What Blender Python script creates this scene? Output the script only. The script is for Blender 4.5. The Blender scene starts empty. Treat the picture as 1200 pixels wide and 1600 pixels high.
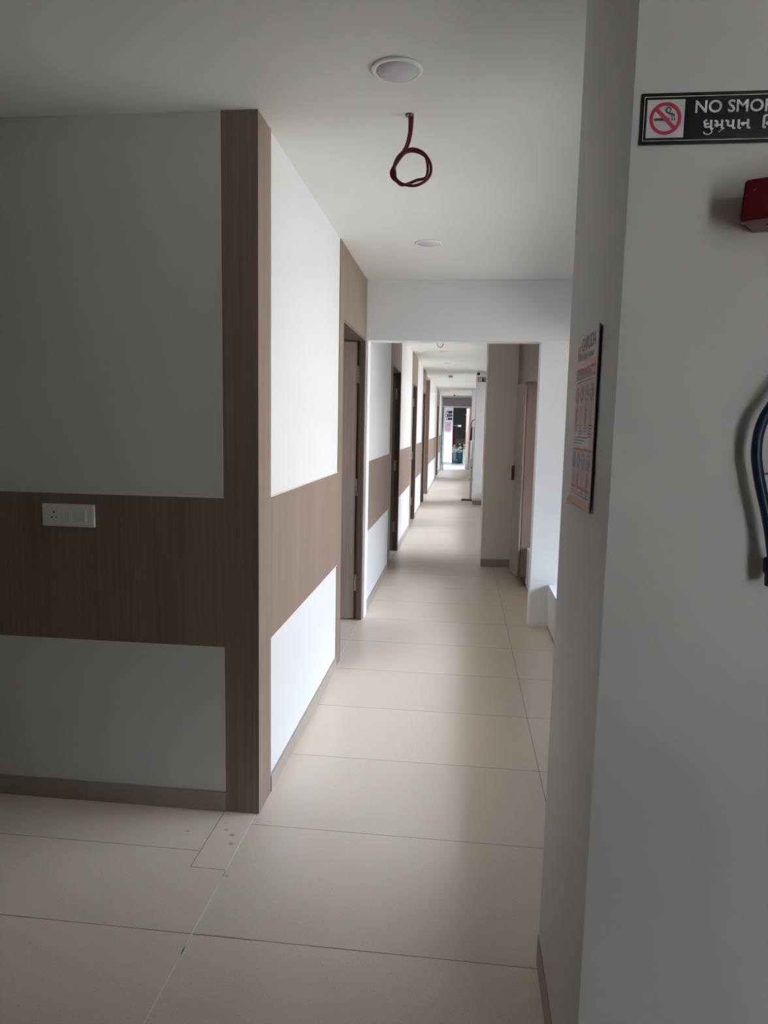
import bpy, bmesh, math, random
from mathutils import Vector, Matrix
random.seed(7)
S = bpy.context.scene
COL = S.collection
PI = math.pi

# ------------------------------------------------------------------ camera
EYE = 1.545
yaw, pitch, roll = math.radians(-6.17216), math.radians(-7.02639), math.radians(1.16832)
cy, sy, cp, sp = math.cos(yaw), math.sin(yaw), math.cos(pitch), math.sin(pitch)
fwd = Vector((sy*cp, cy*cp, sp)); rt = Vector((cy, -sy, 0)); up = rt.cross(fwd)
r2 = rt*math.cos(roll) + up*math.sin(roll)
u2 = up*math.cos(roll) - rt*math.sin(roll)
cam = bpy.data.cameras.new('camera'); camo = bpy.data.objects.new('camera', cam); COL.objects.link(camo)
m = Matrix((r2, u2, -fwd)).transposed().to_4x4(); m.translation = (0, 0, EYE)
camo.matrix_world = m
cam.sensor_fit = 'VERTICAL'; cam.sensor_height = 36.0; cam.lens = 36.0*1094.44/1600.0
cam.clip_start = 0.02; cam.clip_end = 200
S.camera = camo

# ------------------------------------------------------------------ view, sky
vs = S.view_settings
S.display_settings.display_device = 'sRGB'
vs.view_transform = 'Standard'; vs.look = 'None'; vs.gamma = 1.0; vs.use_curve_mapping = False
vs.exposure = 0.0
S.cycles.max_bounces = 14; S.cycles.diffuse_bounces = 10; S.cycles.glossy_bounces = 5
S.cycles.transparent_max_bounces = 12
S.cycles.sample_clamp_indirect = 30.0
S.cycles.caustics_reflective = False; S.cycles.caustics_refractive = False
try: S.cycles.use_denoising = True
except Exception: pass

W = bpy.data.worlds.new('sky'); S.world = W; W.use_nodes = True
nt = W.node_tree; nt.nodes.clear()
out = nt.nodes.new('ShaderNodeOutputWorld'); bg = nt.nodes.new('ShaderNodeBackground')
tc = nt.nodes.new('ShaderNodeTexCoord'); sx = nt.nodes.new('ShaderNodeSeparateXYZ'); rp = nt.nodes.new('ShaderNodeValToRGB')
ma = nt.nodes.new('ShaderNodeMath'); ma.operation = 'MULTIPLY_ADD'; ma.inputs[1].default_value = 0.5; ma.inputs[2].default_value = 0.5
nt.links.new(tc.outputs['Generated'], sx.inputs[0]); nt.links.new(sx.outputs['Z'], ma.inputs[0])
nt.links.new(ma.outputs[0], rp.inputs[0]); nt.links.new(rp.outputs['Color'], bg.inputs['Color']); nt.links.new(bg.outputs[0], out.inputs[0])
els = rp.color_ramp.elements
els[0].position = 0.0; els[0].color = (0.13, 0.125, 0.115, 1)          # ground and yard below the horizon
els[1].position = 1.0; els[1].color = (1.45, 1.68, 2.0, 1)
for p, c in ((0.48, (0.105, 0.105, 0.105, 1)), (0.56, (0.10, 0.105, 0.115, 1)), (0.64, (0.16, 0.18, 0.22, 1)), (0.74, (0.95, 1.10, 1.35, 1)), (0.86, (1.35, 1.55, 1.85, 1))):
    e = els.new(p); e.color = c
WORLD = 61.0
bg.inputs['Strength'].default_value = WORLD

CH = 2.642            # ceiling height
XL = -0.757           # face of the left corridor wall
YF = 2.56             # face of the wall on the left that looks at the camera

def portal(name, loc, rot, sx_, sy_):
    l = bpy.data.lights.new(name, 'AREA'); l.shape = 'RECTANGLE'; l.size = sx_; l.size_y = sy_
    l.cycles.is_portal = True; l.energy = 1
    o = bpy.data.objects.new(name, l); o.location = loc; o.rotation_euler = rot; COL.objects.link(o)

# ------------------------------------------------------------------ materials
def new_mat(name):
    mt = bpy.data.materials.new(name); mt.use_nodes = True
    b = mt.node_tree.nodes['Principled BSDF']
    return mt, mt.node_tree, b
def simple(name, c, rough=0.5, metal=0.0, spec=0.5):
    mt, n, b = new_mat(name)
    b.inputs['Base Color'].default_value = (*c, 1); b.inputs['Roughness'].default_value = rough
    b.inputs['Metallic'].default_value = metal; b.inputs['Specular IOR Level'].default_value = spec
    # faint procedural variation so no surface is perfectly flat
    t = n.nodes.new('ShaderNodeTexCoord'); no = n.nodes.new('ShaderNodeTexNoise'); no.inputs['Scale'].default_value = 40
    bp = n.nodes.new('ShaderNodeBump'); bp.inputs['Strength'].default_value = 0.03; bp.inputs['Distance'].default_value = 0.002
    n.links.new(t.outputs['Object'], no.inputs['Vector']); n.links.new(no.outputs['Fac'], bp.inputs['Height']); n.links.new(bp.outputs[0], b.inputs['Normal'])
    return mt
def paint(name, c, rough=0.55):
    mt, n, b = new_mat(name)
    t = n.nodes.new('ShaderNodeTexCoord'); no = n.nodes.new('ShaderNodeTexNoise'); no.inputs['Scale'].default_value = 1.3; no.inputs['Detail'].default_value = 4
    mx = n.nodes.new('ShaderNodeMix'); mx.data_type = 'RGBA'
    mx.inputs[6].default_value = (*[v*0.97 for v in c], 1); mx.inputs[7].default_value = (*[min(v*1.02, .95) for v in c], 1)
    n2 = n.nodes.new('ShaderNodeTexNoise'); n2.inputs['Scale'].default_value = 160; n2.inputs['Detail'].default_value = 2
    bp = n.nodes.new('ShaderNodeBump'); bp.inputs['Strength'].default_value = 0.06; bp.inputs['Distance'].default_value = 0.002
    n.links.new(t.outputs['Object'], no.inputs['Vector']); n.links.new(t.outputs['Object'], n2.inputs['Vector'])
    n.links.new(no.outputs['Fac'], mx.inputs[0]); n.links.new(mx.outputs[2], b.inputs['Base Color'])
    n.links.new(n2.outputs['Fac'], bp.inputs['Height']); n.links.new(bp.outputs[0], b.inputs['Normal'])
    b.inputs['Roughness'].default_value = rough; b.inputs['Specular IOR Level'].default_value = 0.3
    return mt
def wood(name, dark, light, rough=0.5, scale=1.0, spec=0.35):
    mt, n, b = new_mat(name)
    t = n.nodes.new('ShaderNodeTexCoord'); mp = n.nodes.new('ShaderNodeMapping')
    mp.inputs['Scale'].default_value = (95*scale, 95*scale, 1.2)
    no = n.nodes.new('ShaderNodeTexNoise'); no.inputs['Scale'].default_value = 1.0; no.inputs['Detail'].default_value = 5; no.inputs['Roughness'].default_value = 0.6
    mp2 = n.nodes.new('ShaderNodeMapping'); mp2.inputs['Scale'].default_value = (9, 9, 0.5)
    nb = n.nodes.new('ShaderNodeTexNoise'); nb.inputs['Scale'].default_value = 1.0; nb.inputs['Detail'].default_value = 3
    ad = n.nodes.new('ShaderNodeMath'); ad.operation = 'MULTIPLY_ADD'; ad.inputs[1].default_value = 0.35; 
    cr = n.nodes.new('ShaderNodeValToRGB'); e = cr.color_ramp.elements
    e[0].position = 0.42; e[0].color = (*dark, 1); e[1].position = 0.86; e[1].color = (*light, 1)
    n.links.new(t.outputs['Object'], mp.inputs[0]); n.links.new(mp.outputs[0], no.inputs['Vector'])
    n.links.new(t.outputs['Object'], mp2.inputs[0]); n.links.new(mp2.outputs[0], nb.inputs['Vector'])
    n.links.new(nb.outputs['Fac'], ad.inputs[0]); n.links.new(no.outputs['Fac'], ad.inputs[2])
    n.links.new(ad.outputs[0], cr.inputs[0]); n.links.new(cr.outputs['Color'], b.inputs['Base Color'])
    b.inputs['Roughness'].default_value = rough; b.inputs['Specular IOR Level'].default_value = spec
    return mt
def tile_mat(name, c, rough=0.32, toned=True):
    mt, n, b = new_mat(name)
    t = n.nodes.new('ShaderNodeTexCoord')
    no = n.nodes.new('ShaderNodeTexNoise'); no.inputs['Scale'].default_value = 320; no.inputs['Detail'].default_value = 3; no.inputs['Roughness'].default_value = .7
    cr = n.nodes.new('ShaderNodeValToRGB'); e = cr.color_ramp.elements
    e[0].position = 0.30; e[0].color = (*[v*0.84 for v in c], 1); e[1].position = 0.70; e[1].color = (*[min(v*1.12,.95) for v in c], 1)
    vo = n.nodes.new('ShaderNodeTexVoronoi'); vo.inputs['Scale'].default_value = 95
    lt = n.nodes.new('ShaderNodeMath'); lt.operation = 'LESS_THAN'; lt.inputs[1].default_value = 0.14
    sep = n.nodes.new('ShaderNodeSeparateColor'); g = n.nodes.new('ShaderNodeMath'); g.operation = 'GREATER_THAN'; g.inputs[1].default_value = 0.72
    mu = n.nodes.new('ShaderNodeMath'); mu.operation = 'MULTIPLY'
    mx = n.nodes.new('ShaderNodeMix'); mx.data_type = 'RGBA'; mx.inputs[7].default_value = (*[v*0.58 for v in c], 1)
    n.links.new(t.outputs['Object'], no.inputs['Vector']); n.links.new(t.outputs['Object'], vo.inputs['Vector'])
    n.links.new(no.outputs['Fac'], cr.inputs[0]); n.links.new(vo.outputs['Distance'], lt.inputs[0])
    n.links.new(vo.outputs['Color'], sep.inputs[0]); n.links.new(sep.outputs[0], g.inputs[0])
    n.links.new(lt.outputs[0], mu.inputs[0]); n.links.new(g.outputs[0], mu.inputs[1]); n.links.new(mu.outputs[0], mx.inputs[0])
    n.links.new(cr.outputs['Color'], mx.inputs[6])
    at = n.nodes.new('ShaderNodeVertexColor'); at.layer_name = 'tone'
    m2 = n.nodes.new('ShaderNodeMix'); m2.data_type = 'RGBA'; m2.blend_type = 'MULTIPLY'; m2.inputs[0].default_value = 1.0
    n.links.new(mx.outputs[2], m2.inputs[6]); n.links.new(at.outputs['Color'], m2.inputs[7])
    n.links.new((m2 if toned else mx).outputs[2], b.inputs['Base Color'])
    # large soft smudges change the sheen
    ns = n.nodes.new('ShaderNodeTexNoise'); ns.inputs['Scale'].default_value = 3.0; ns.inputs['Detail'].default_value = 3
    mr = n.nodes.new('ShaderNodeMapRange'); mr.inputs['To Min'].default_value = rough-0.04; mr.inputs['To Max'].default_value = rough+0.07
    n.links.new(t.outputs['Object'], ns.inputs['Vector']); n.links.new(ns.outputs['Fac'], mr.inputs['Value']); n.links.new(mr.outputs[0], b.inputs['Roughness'])
    b.inputs['Specular IOR Level'].default_value = 0.5
    return mt
def glass(name, tint=(0.95, 0.955, 0.96)):
    mt = bpy.data.materials.new(name); mt.use_nodes = True; n = mt.node_tree; n.nodes.clear()
    o = n.nodes.new('ShaderNodeOutputMaterial'); tr = n.nodes.new('ShaderNodeBsdfTransparent'); gl = n.nodes.new('ShaderNodeBsdfGlossy')
    gl.inputs['Roughness'].default_value = 0.02; tr.inputs['Color'].default_value = (*tint, 1)
    fr = n.nodes.new('ShaderNodeFresnel'); fr.inputs['IOR'].default_value = 1.45; mx = n.nodes.new('ShaderNodeMixShader')
    n.links.new(fr.outputs[0], mx.inputs[0]); n.links.new(tr.outputs[0], mx.inputs[1]); n.links.new(gl.outputs[0], mx.inputs[2]); n.links.new(mx.outputs[0], o.inputs[0])
    return mt

M = {}
M['white'] = paint('white_wall_paint', (0.68, 0.685, 0.68))
M['ceil'] = paint('white_ceiling_paint', (0.78, 0.78, 0.76), 0.7)
M['cream'] = paint('offwhite_wall_paint', (0.66, 0.655, 0.65))
M['cross'] = paint('white_cross_wall_daylight_tint', (0.85, 0.87, 0.88))  # lighter and bluer than the other white: daylight put into the colour
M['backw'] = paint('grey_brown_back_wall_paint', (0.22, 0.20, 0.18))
M['cream2'] = paint('offwhite_column_warm_bounce', (0.72, 0.67, 0.59))  # warm tint stands in for light bounced off wood and floor
M['wood'] = wood('taupe_oak_laminate', (0.185, 0.128, 0.095), (0.275, 0.20, 0.155))
M['wood_d'] = wood('door_leaf_laminate', (0.20, 0.145, 0.128), (0.29, 0.215, 0.19), rough=0.36, scale=0.6, spec=0.5)
M['wood_j'] = wood('door_frame_wood', (0.115, 0.078, 0.056), (0.17, 0.12, 0.09), rough=0.5)
M['pinkwood'] = wood('pinkish_wood', (0.46, 0.30, 0.23), (0.58, 0.40, 0.32), rough=0.5)
M['brick'] = wood('dark_red_board', (0.012, 0.0045, 0.003), (0.025, 0.010, 0.007), rough=0.7, scale=.3)
M['tile'] = tile_mat('beige_speckled_tile', (0.82, 0.70, 0.575), 0.325)
M['skirt'] = tile_mat('taupe_skirting_tile', (0.36, 0.315, 0.26), 0.45, toned=False)
M['grout'] = simple('floor_grout', (0.27, 0.235, 0.195), 0.8)
M['groutl'] = simple('light_cement_grout', (0.93, 0.90, 0.84), 0.8)
M['bead'] = simple('pale_edge_bead', (0.72, 0.69, 0.63), 0.45)
M['dirt'] = simple('dried_brown_stain', (0.56, 0.44, 0.34), 0.7)
M['plastic'] = simple('white_switch_plastic', (0.74, 0.74, 0.72), 0.35)
M['plastic2'] = simple('white_lamp_rim', (0.80, 0.80, 0.80), 0.4)
M['diffuser'] = simple('opal_lamp_diffuser', (0.62, 0.60, 0.64), 0.45)
M['black'] = simple('black_plastic', (0.012, 0.012, 0.014), 0.4)
M['signblack'] = simple('glossy_black_sign_sheet', (0.008, 0.008, 0.012), 0.25)
M['signwhite'] = simple('sign_white', (0.68, 0.67, 0.70), 0.4)
M['letters'] = simple('silver_white_lettering', (0.72, 0.72, 0.74), 0.4)
M['red'] = simple('sign_red', (0.50, 0.03, 0.06), 0.4)
M['cable'] = simple('crimson_cable_sheath', (0.17, 0.003, 0.014), 0.4)
M['redpaint'] = simple('chipped_dark_red_paint', (0.12, 0.007, 0.011), 0.38)
M['chip'] = simple('bare_chipped_spot', (0.55, 0.42, 0.38), 0.7)
M['hose'] = simple('navy_blue_rubber_hose', (0.005, 0.022, 0.060), 0.42)
M['navy'] = simple('navy_coupling', (0.006, 0.006, 0.055), 0.4)
M['steel'] = simple('brushed_steel_hinge', (0.78, 0.78, 0.78), 0.4, 0.1)
M['screw'] = simple('dark_screw', (0.05, 0.05, 0.05), 0.4)
M['metal'] = simple('grey_painted_metal', (0.42, 0.42, 0.43), 0.4)
M['alu'] = simple('pale_aluminium_frame', (0.55, 0.57, 0.56), 0.4, 0.3)
M['glass'] = glass('clear_window_glass')
M['tint'] = glass('greenish_door_glass', (0.62, 0.70, 0.66))
M['pp'] = simple('poster_pink_paper', (0.60, 0.40, 0.42), 0.5)
M['pw'] = simple('poster_white_paper', (0.62, 0.58, 0.58), 0.5)
M['pr'] = simple('poster_crimson_ink', (0.36, 0.035, 0.07), 0.5)
M['pk'] = simple('poster_dark_ink', (0.10, 0.06, 0.07), 0.5)
M['po'] = simple('poster_orange_ink', (0.68, 0.32, 0.16), 0.5)
M['pb'] = simple('poster_violet_ink', (0.15, 0.10, 0.24), 0.5)
M['ps'] = simple('poster_rose_ink', (0.52, 0.20, 0.20), 0.5)
M['edge'] = simple('poster_board_edge', (0.26, 0.24, 0.24), 0.6)
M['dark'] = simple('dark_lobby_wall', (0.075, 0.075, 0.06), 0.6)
M['darkfl'] = simple('pale_lobby_floor', (0.55, 0.58, 0.66), 0.35)
M['leaf'] = simple('white_flower_petal', (0.72, 0.74, 0.62), 0.6)
M['green'] = simple('dark_green_foliage', (0.035, 0.075, 0.035), 0.6)
M['teal'] = simple('dark_teal_glaze', (0.02, 0.075, 0.085), 0.35)
M['greypot'] = simple('grey_concrete_pot', (0.22, 0.26, 0.26), 0.6)
M['palepot'] = simple('pale_green_box', (0.44, 0.52, 0.46), 0.6)
M['maroon'] = simple('maroon_cloth', (0.20, 0.02, 0.04), 0.8)
M['brown'] = simple('orange_brown_varnish', (0.28, 0.13, 0.05), 0.45)
M['plum'] = simple('dark_plum_sign', (0.05, 0.01, 0.03), 0.4)
M['skirtb'] = simple('brown_skirting', (0.30, 0.23, 0.19), 0.5)
_lm, _ln, _lb = new_mat('lit_globe_lamp')
_lb.inputs['Emission Color'].default_value = (0.85, 0.85, 1, 1); _lb.inputs['Emission Strength'].default_value = 0.6
M['globe'] = _lm

# ------------------------------------------------------------------ helpers
ORIG = {}
def box(bm, x0, x1, y0, y1, z0, z1, mi=0, rot=None, bevel=0):
    vs_ = [bm.verts.new((x, y, z)) for z in (z0, z1) for x, y in ((x0, y0), (x1, y0), (x1, y1), (x0, y1))]
    fs = [(3, 2, 1, 0), (4, 5, 6, 7), (0, 1, 5, 4), (1, 2, 6, 5), (2, 3, 7, 6), (3, 0, 4, 7)]
    out_ = []
    for f in fs:
        fc = bm.faces.new([vs_[i] for i in f]); fc.material_index = mi; out_.append(fc)
    if bevel:
        es = {e for f in out_ for e in f.edges}
        r = bmesh.ops.bevel(bm, geom=list(es), offset=bevel, segments=2, affect='EDGES', profile=0.5)
        for f in r['faces']: f.material_index = mi
    return vs_
def tube(bm, pts, r, n=10, mi=0, closed=False, taper=None):
    pts = [Vector(p) for p in pts]; rings = []
    N = len(pts); up_ = Vector((0.0, 0.3, 1.0)).normalized(); prev = None
    for i, p in enumerate(pts):
        a = pts[i-1] if (i > 0 or closed) else p; b = pts[(i+1) % N] if (i < N-1 or closed) else p
        t = (b-a).normalized()
        if prev is None:
            s = t.cross(up_); s = s.normalized() if s.length > 1e-4 else t.cross(Vector((1, 0, 0))).normalized()
        else:
            s = (prev - t*prev.dot(t)).normalized()
        prev = s; w = t.cross(s)
        rr = r if taper is None else r*taper[i]
        rings.append([bm.verts.new(p + s*math.cos(2*PI*k/n)*rr + w*math.sin(2*PI*k/n)*rr) for k in range(n)])
    for i in range(N if closed else N-1):
        A, B = rings[i], rings[(i+1) % N]
        for k in range(n):
            f = bm.faces.new((A[k], A[(k+1) % n], B[(k+1) % n], B[k])); f.material_index = mi; f.smooth = True
    if not closed:
        for rg in (rings[0][::-1], rings[-1]):
            f = bm.faces.new(rg); f.material_index = mi
def spline(pts, sub=8, closed=False):
    P = [Vector(p) for p in pts]; N = len(P); o = []
    rng = range(N if closed else N-1)
    for i in rng:
        if closed: p0, p1, p2, p3 = P[i-1], P[i], P[(i+1) % N], P[(i+2) % N]
        else: p0, p1, p2, p3 = P[max(i-1, 0)], P[i], P[i+1], P[min(i+2, N-1)]
        for k in range(sub):
            t = k/sub
            o.append(0.5*((2*p1)+(-p0+p2)*t+(2*p0-5*p1+4*p2-p3)*t*t+(-p0+3*p1-3*p2+p3)*t**3))
    if not closed: o.append(P[-1])
    return o
def lathe(bm, c, prof, n=32, mi=0, axis='z'):
    rings = []
    for r, h in prof:
        rg = []
        for k in range(n):
            a = 2*PI*k/n; x, y = r*math.cos(a), r*math.sin(a)
            v = {'z': (x, y, h), 'x': (h, x, y), 'y': (x, h, y)}[axis]
            rg.append(bm.verts.new((c[0]+v[0], c[1]+v[1], c[2]+v[2])))
        rings.append(rg)
    for A, B in zip(rings, rings[1:]):
        for k in range(n):
            f = bm.faces.new((A[k], A[(k+1) % n], B[(k+1) % n], B[k])); f.material_index = mi; f.smooth = True
    for rg in (rings[0][::-1], rings[-1]):
        try: bm.faces.new(rg).material_index = mi
        except Exception: pass
def poly(bm, pts, mi=0):
    f = bm.faces.new([bm.verts.new(p) for p in pts]); f.material_index = mi; return f
def link(name, bm, mats, parent=None, recalc=True):
    """link one mesh object; geometry is given in world coordinates"""
    if recalc: bmesh.ops.recalc_face_normals(bm, faces=bm.faces[:])
    me = bpy.data.meshes.new(name)
    if parent is not None:
        o0 = ORIG.get(parent.name, Vector((0, 0, 0)))
        bmesh.ops.translate(bm, verts=bm.verts[:], vec=-o0)
    bm.to_mesh(me); bm.free()
    for mm in (mats if isinstance(mats, (list, tuple)) else [mats]): me.materials.append(mm)
    o = bpy.data.objects.new(name, me); COL.objects.link(o)
    if parent is not None:
        o.parent = parent; ORIG[o.name] = o0
    return o
def thing(name, label, cat, loc=(0, 0, 0), group=None):
    o = bpy.data.objects.new(name, None); COL.objects.link(o); o.empty_display_size = 0.05
    o.location = loc; ORIG[o.name] = Vector(loc); o['label'] = label; o['category'] = cat
    if group: o['group'] = group
    return o
def tag(o, label, cat, group=None):
    o['label'] = label; o['category'] = cat
    if group: o['group'] = group
    return o
def struct(name, bm, mats, label=None, parent=None):
    o = link(name, bm, mats, parent)
    if parent is None:
        o['kind'] = 'structure'
        if label: o['label'] = label; o['category'] = name.split('_')[0]
    return o
def sroot(name, label, loc=(0, 0, 0)):
    o = thing(name, label, name.split('_')[0], loc); o['kind'] = 'structure'; return o
def B(*args, **kw):
    bm = bmesh.new(); box(bm, *args, **kw); return bm
def copy_tree(o, delta, parent=None):
    c = o.copy(); COL.objects.link(c)
    if parent is None: c.location = o.location + Vector(delta)
    else: c.parent = parent
    for ch in list(o.children): copy_tree(ch, delta, c)
    return c
def text_into(bm, s, size, M4, mi=0, extrude=0.0002, bold=0.0, align='LEFT', xs=1.0):
    cu = bpy.data.curves.new('txt', 'FONT'); cu.body = s; cu.size = size; cu.extrude = extrude; cu.offset = bold; cu.align_x = align
    cu.resolution_u = 3
    ob = bpy.data.objects.new('txt', cu); COL.objects.link(ob)
    dg = bpy.context.evaluated_depsgraph_get(); dg.update()
    me = bpy.data.meshes.new_from_object(ob.evaluated_get(dg))
    b2 = bmesh.new(); b2.from_mesh(me)
    bmesh.ops.scale(b2, vec=(xs, 1, 1), verts=b2.verts[:]); b2.transform(M4)
    vm = {v: bm.verts.new(v.co) for v in b2.verts}
    xsn = [v.co.copy() for v in b2.verts]
    for f in b2.faces:
        try: bm.faces.new([vm[v] for v in f.verts]).material_index = mi
        except Exception: pass
    b2.free(); bpy.data.objects.remove(ob); bpy.data.curves.remove(cu); bpy.data.meshes.remove(me)
    return xsn

# ------------------------------------------------------------------ floor
XJ0 = -0.765; TW = 1.165; YJ0 = 1.884; TD = 0.597
bm = bmesh.new(); tone = bm.loops.layers.color.new('tone')
def tile(x0, x1, y0, y1, g=0.0014, gl=None):
    gx0 = gl if gl else g
    vs_ = [bm.verts.new(p) for p in ((x0+gx0, y0+g, 0), (x1-g, y0+g, 0), (x1-g, y1-g, 0), (x0+gx0, y1-g, 0))]
    f = bm.faces.new(vs_); f.material_index = 0
    k = random.uniform(0.982, 1.012); w = random.uniform(-0.008, 0.008)
    for l in f.loops: l[tone] = (k+w, k, k-w, 1)
for i in range(-12, 44):
    y0 = YJ0+TD*i; y1 = y0+TD
    if y0 > 25.3: break
    y1 = min(y1, 25.3)
    for j in range(0, 5):
        x0 = XJ0+TW*j; x1 = x0+TW
        if y0 > 1.9 and j > 1: continue
        tile(x0, x1, y0, y1)
    if y0 < 1.5:                                  # area to the left of the corridor
        for j in range(-4, 0): tile(XJ0+TW*j+.4, min(XJ0+TW*(j+1)+.4, XJ0), y0, y1) if j < -1 else tile(XJ0-TW+.4, XJ0, y0, y1)
    elif y0 > 3.0:
        for j in range(-3, 0): tile(XJ0+TW*j, XJ0+TW*(j+1), y0, y1)
# cut tiles in front of the left wall
tile(-4.2, -1.93, 1.884, 2.289)
_g = .0014      # the next tile is notched around a small infill piece
_f = bm.faces.new([bm.verts.new((x, y, 0)) for x, y in ((-1.93+_g, 1.884+_g), (XJ0-_g, 1.884+_g), (XJ0-_g, 2.196-_g), (-.893-_g, 2.196-_g), (-.893-_g, 2.289-_g), (-1.93+_g, 2.289-_g))])
for l in _f.loops: l[tone] = (.99, .99, .99, 1)
tile(-4.2, -2.07, 2.289, 3.08); tile(-2.07, -0.893, 2.289, 3.08); tile(-0.893, XJ0, 2.196, 3.08)
# grout bed
gz = -0.0012
poly(bm, [(-4.3, -5.4, gz), (4.9, -5.4, gz), (4.9, 25.3, gz), (-4.3, 25.3, gz)], 1)
# smeared pale cement along the long joint
for a, b in ((.9, 1.83), (1.80, 2.19), (2.16, 2.55), (3.4, 3.62), (4.35, 4.9), (4.95, 5.4)):
    w = 0.0042
    poly(bm, [(XJ0-w*.4, a, .0004), (XJ0+w*.6, a, .0004), (XJ0+w*.5, b, .0004), (XJ0-w*.3, b, .0004)], 2)
for cx, cy_, r in ((-.845, 2.43, .010), (-.812, 2.40, .012), (-.797, 2.345, .011), (-.985, 2.40, .010), (-.862, 2.475, .006), (-.752, 2.165, .008), (-.90, 2.300, .005)):
    poly(bm, [(cx+r*random.uniform(.5, 1.2)*math.cos(a*PI/4), cy_+.8*r*random.uniform(.5, 1.2)*math.sin(a*PI/4), .0005) for a in range(8)], 3)
bmesh.ops.recalc_face_normals(bm, faces=bm.faces[:])
for f in bm.faces:
    if f.normal.z < 0: f.normal_flip()
for f in bm.faces:
    if f.material_index:
        for l in f.loops: l[tone] = (1, 1, 1, 1)
o = link('floor', bm, [M['tile'], M['grout'], M['groutl'], M['dirt']], recalc=False); o['kind'] = 'structure'
o['label'] = 'beige speckled tile floor with thin grout lines running down the corridor'; o['category'] = 'floor'

# ------------------------------------------------------------------ ceiling, outer shell
struct('ceiling', B(-4.3, 4.9, -5.4, 25.3, CH, CH+0.15), M['ceil'], 'flat white painted ceiling over the corridor')

HEAD = 2.2                                 # door head
XB = -0.885                                # back face of the corridor wall
# openings in the left wall: y0, y1, height
OPEN = [(4.40, 5.43, HEAD), (7.57, 8.60, HEAD), (10.72, 11.66, HEAD), (13.53, 14.38, HEAD), (14.62, 16.10, 2.585), (21.35, 22.6, HEAD)]
bm = bmesh.new(); y = YF
for a, b, h in OPEN:
    box(bm, XB, XL, y, a, 0, CH); box(bm, XB, XL, a, b, h, CH); y = b
box(bm, XB, XL, y, 25.3, 0, CH)
struct('wall_left', bm, M['white'], 'white corridor wall on the left with brown wood bands and doors')
struct('wall_front_left', B(-4.3, XB, YF, YF+.13, 0, CH), M['white'], 'white wall facing the camera on the left, with a wood band and switch plate')
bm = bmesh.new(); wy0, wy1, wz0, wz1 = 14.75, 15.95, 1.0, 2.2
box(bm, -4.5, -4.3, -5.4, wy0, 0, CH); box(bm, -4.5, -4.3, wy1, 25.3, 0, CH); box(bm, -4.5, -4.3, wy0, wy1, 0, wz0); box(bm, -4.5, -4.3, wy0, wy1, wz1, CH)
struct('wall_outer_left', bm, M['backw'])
r = sroot('window_7', 'added unseen window that lights the side passage from its end', (-4.4, wy0, wz0))  # unseen window, added to light the far jamb of the passage
bm = bmesh.new(); box(bm, -4.45, -4.40, wy0, wy1, wz0, wz0+.05); box(bm, -4.45, -4.40, wy0, wy1, wz1-.05, wz1); box(bm, -4.45, -4.40, wy0, wy0+.05, wz0, wz1); box(bm, -4.45, -4.40, wy1-.05, wy1, wz0, wz1)
link('window_frame', bm, M['alu'], r); link('pane', B(-4.427, -4.423, wy0+.05, wy1-.05, wz0+.05, wz1-.05), M['glass'], r)
# partitions of the rooms behind the doors
bm = bmesh.new()
for yy in (5.62, 8.9, 12.0, 14.46, 16.2, 23.0): box(bm, -4.3, XB-.002, yy, yy+.12, 0, CH)
struct('wall_partition', bm, M['cream'])

# ------------------------------------------------------------------ wood cladding and skirting (trim)
TH = 0.005
tn = [0]
def trim(bm, mats, label):
    tn[0] += 1; return struct('trim_%d' % tn[0], bm, mats, label)
def base(bm, name, label):
    return struct('baseboard_'+name, bm, [M['skirt']], label)
BZ0, BZ1 = 0.670, 1.252
# front-left wall: band, corner post, beads
bm = bmesh.new()
box(bm, -4.3, -0.888, YF-TH, YF, 0.678, 1.260)
trim(bm, M['wood'], 'dark-looking brown wood band across the wall that faces the camera')
bm = bmesh.new()
box(bm, -0.888, XL+TH, YF-TH, YF, 0, CH)
box(bm, XL, XL+TH, YF, 2.725, 0, CH)
trim(bm, M['wood'], 'full-height brown wood corner post wrapping the near end of the corridor wall')
bm = bmesh.new(); bw = 0.0045; yb = YF-TH-.0015
box(bm, -4.3, -.888, yb, YF, 1.260, 1.260+bw); box(bm, -4.3, -.888, yb, YF, .678-bw, .678)
box(bm, -.888-bw, -.888, yb, YF, 1.260, CH); box(bm, -.888-bw, -.888, yb, YF, .085, .678)
trim(bm, M['bead'], 'thin pale edging bead around the white panels of the wall facing the camera')
bm = bmesh.new()
box(bm, -1.475, -.890, YF-.009, YF, 0.0, .080); box(bm, -2.07, -1.477, YF-.009, YF, 0.0, .080); box(bm, -4.3, -2.072, YF-.009, YF, 0.0, .080)
base(bm, 'front', 'grey-brown skirting tiles under the white wall facing the camera')

# left corridor wall bands, white panel zones between
SEG = [(2.725, 4.27), (5.60, 7.42), (8.62, 10.52), (11.78, 13.37), (16.24, 20.95), (23.35, 25.28)]
WHERE = ['between the near corner post and the nearest door', 'just beyond the white cross wall', 'between the second and third doors', 'between the third and fourth doors', 'beyond the side passage', 'next to the glazed end door']
for (a, b), wh in zip(SEG, WHERE):
    bm = bmesh.new(); box(bm, XL, XL+TH, a, b, BZ0, BZ1)
    trim(bm, M['wood'], 'horizontal brown wood band on left wall, '+wh)
    bm = bmesh.new(); x1 = XL+TH+.001
    box(bm, XL, x1, a, b, BZ1, BZ1+.004); box(bm, XL, x1, a, b, BZ0-.004, BZ0)
    box(bm, XL, x1, a, a+.005, BZ1, CH); box(bm, XL, x1, a, a+.005, 0.07, BZ0)
    trim(bm, M['bead'], 'thin pale edging bead on left wall, '+wh)
    bm = bmesh.new(); box(bm, XL, XL+.009, a+.003, b-.003, 0, .072)
    base(bm, 'left', 'beige skirting tile along left wall, '+wh)
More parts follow.
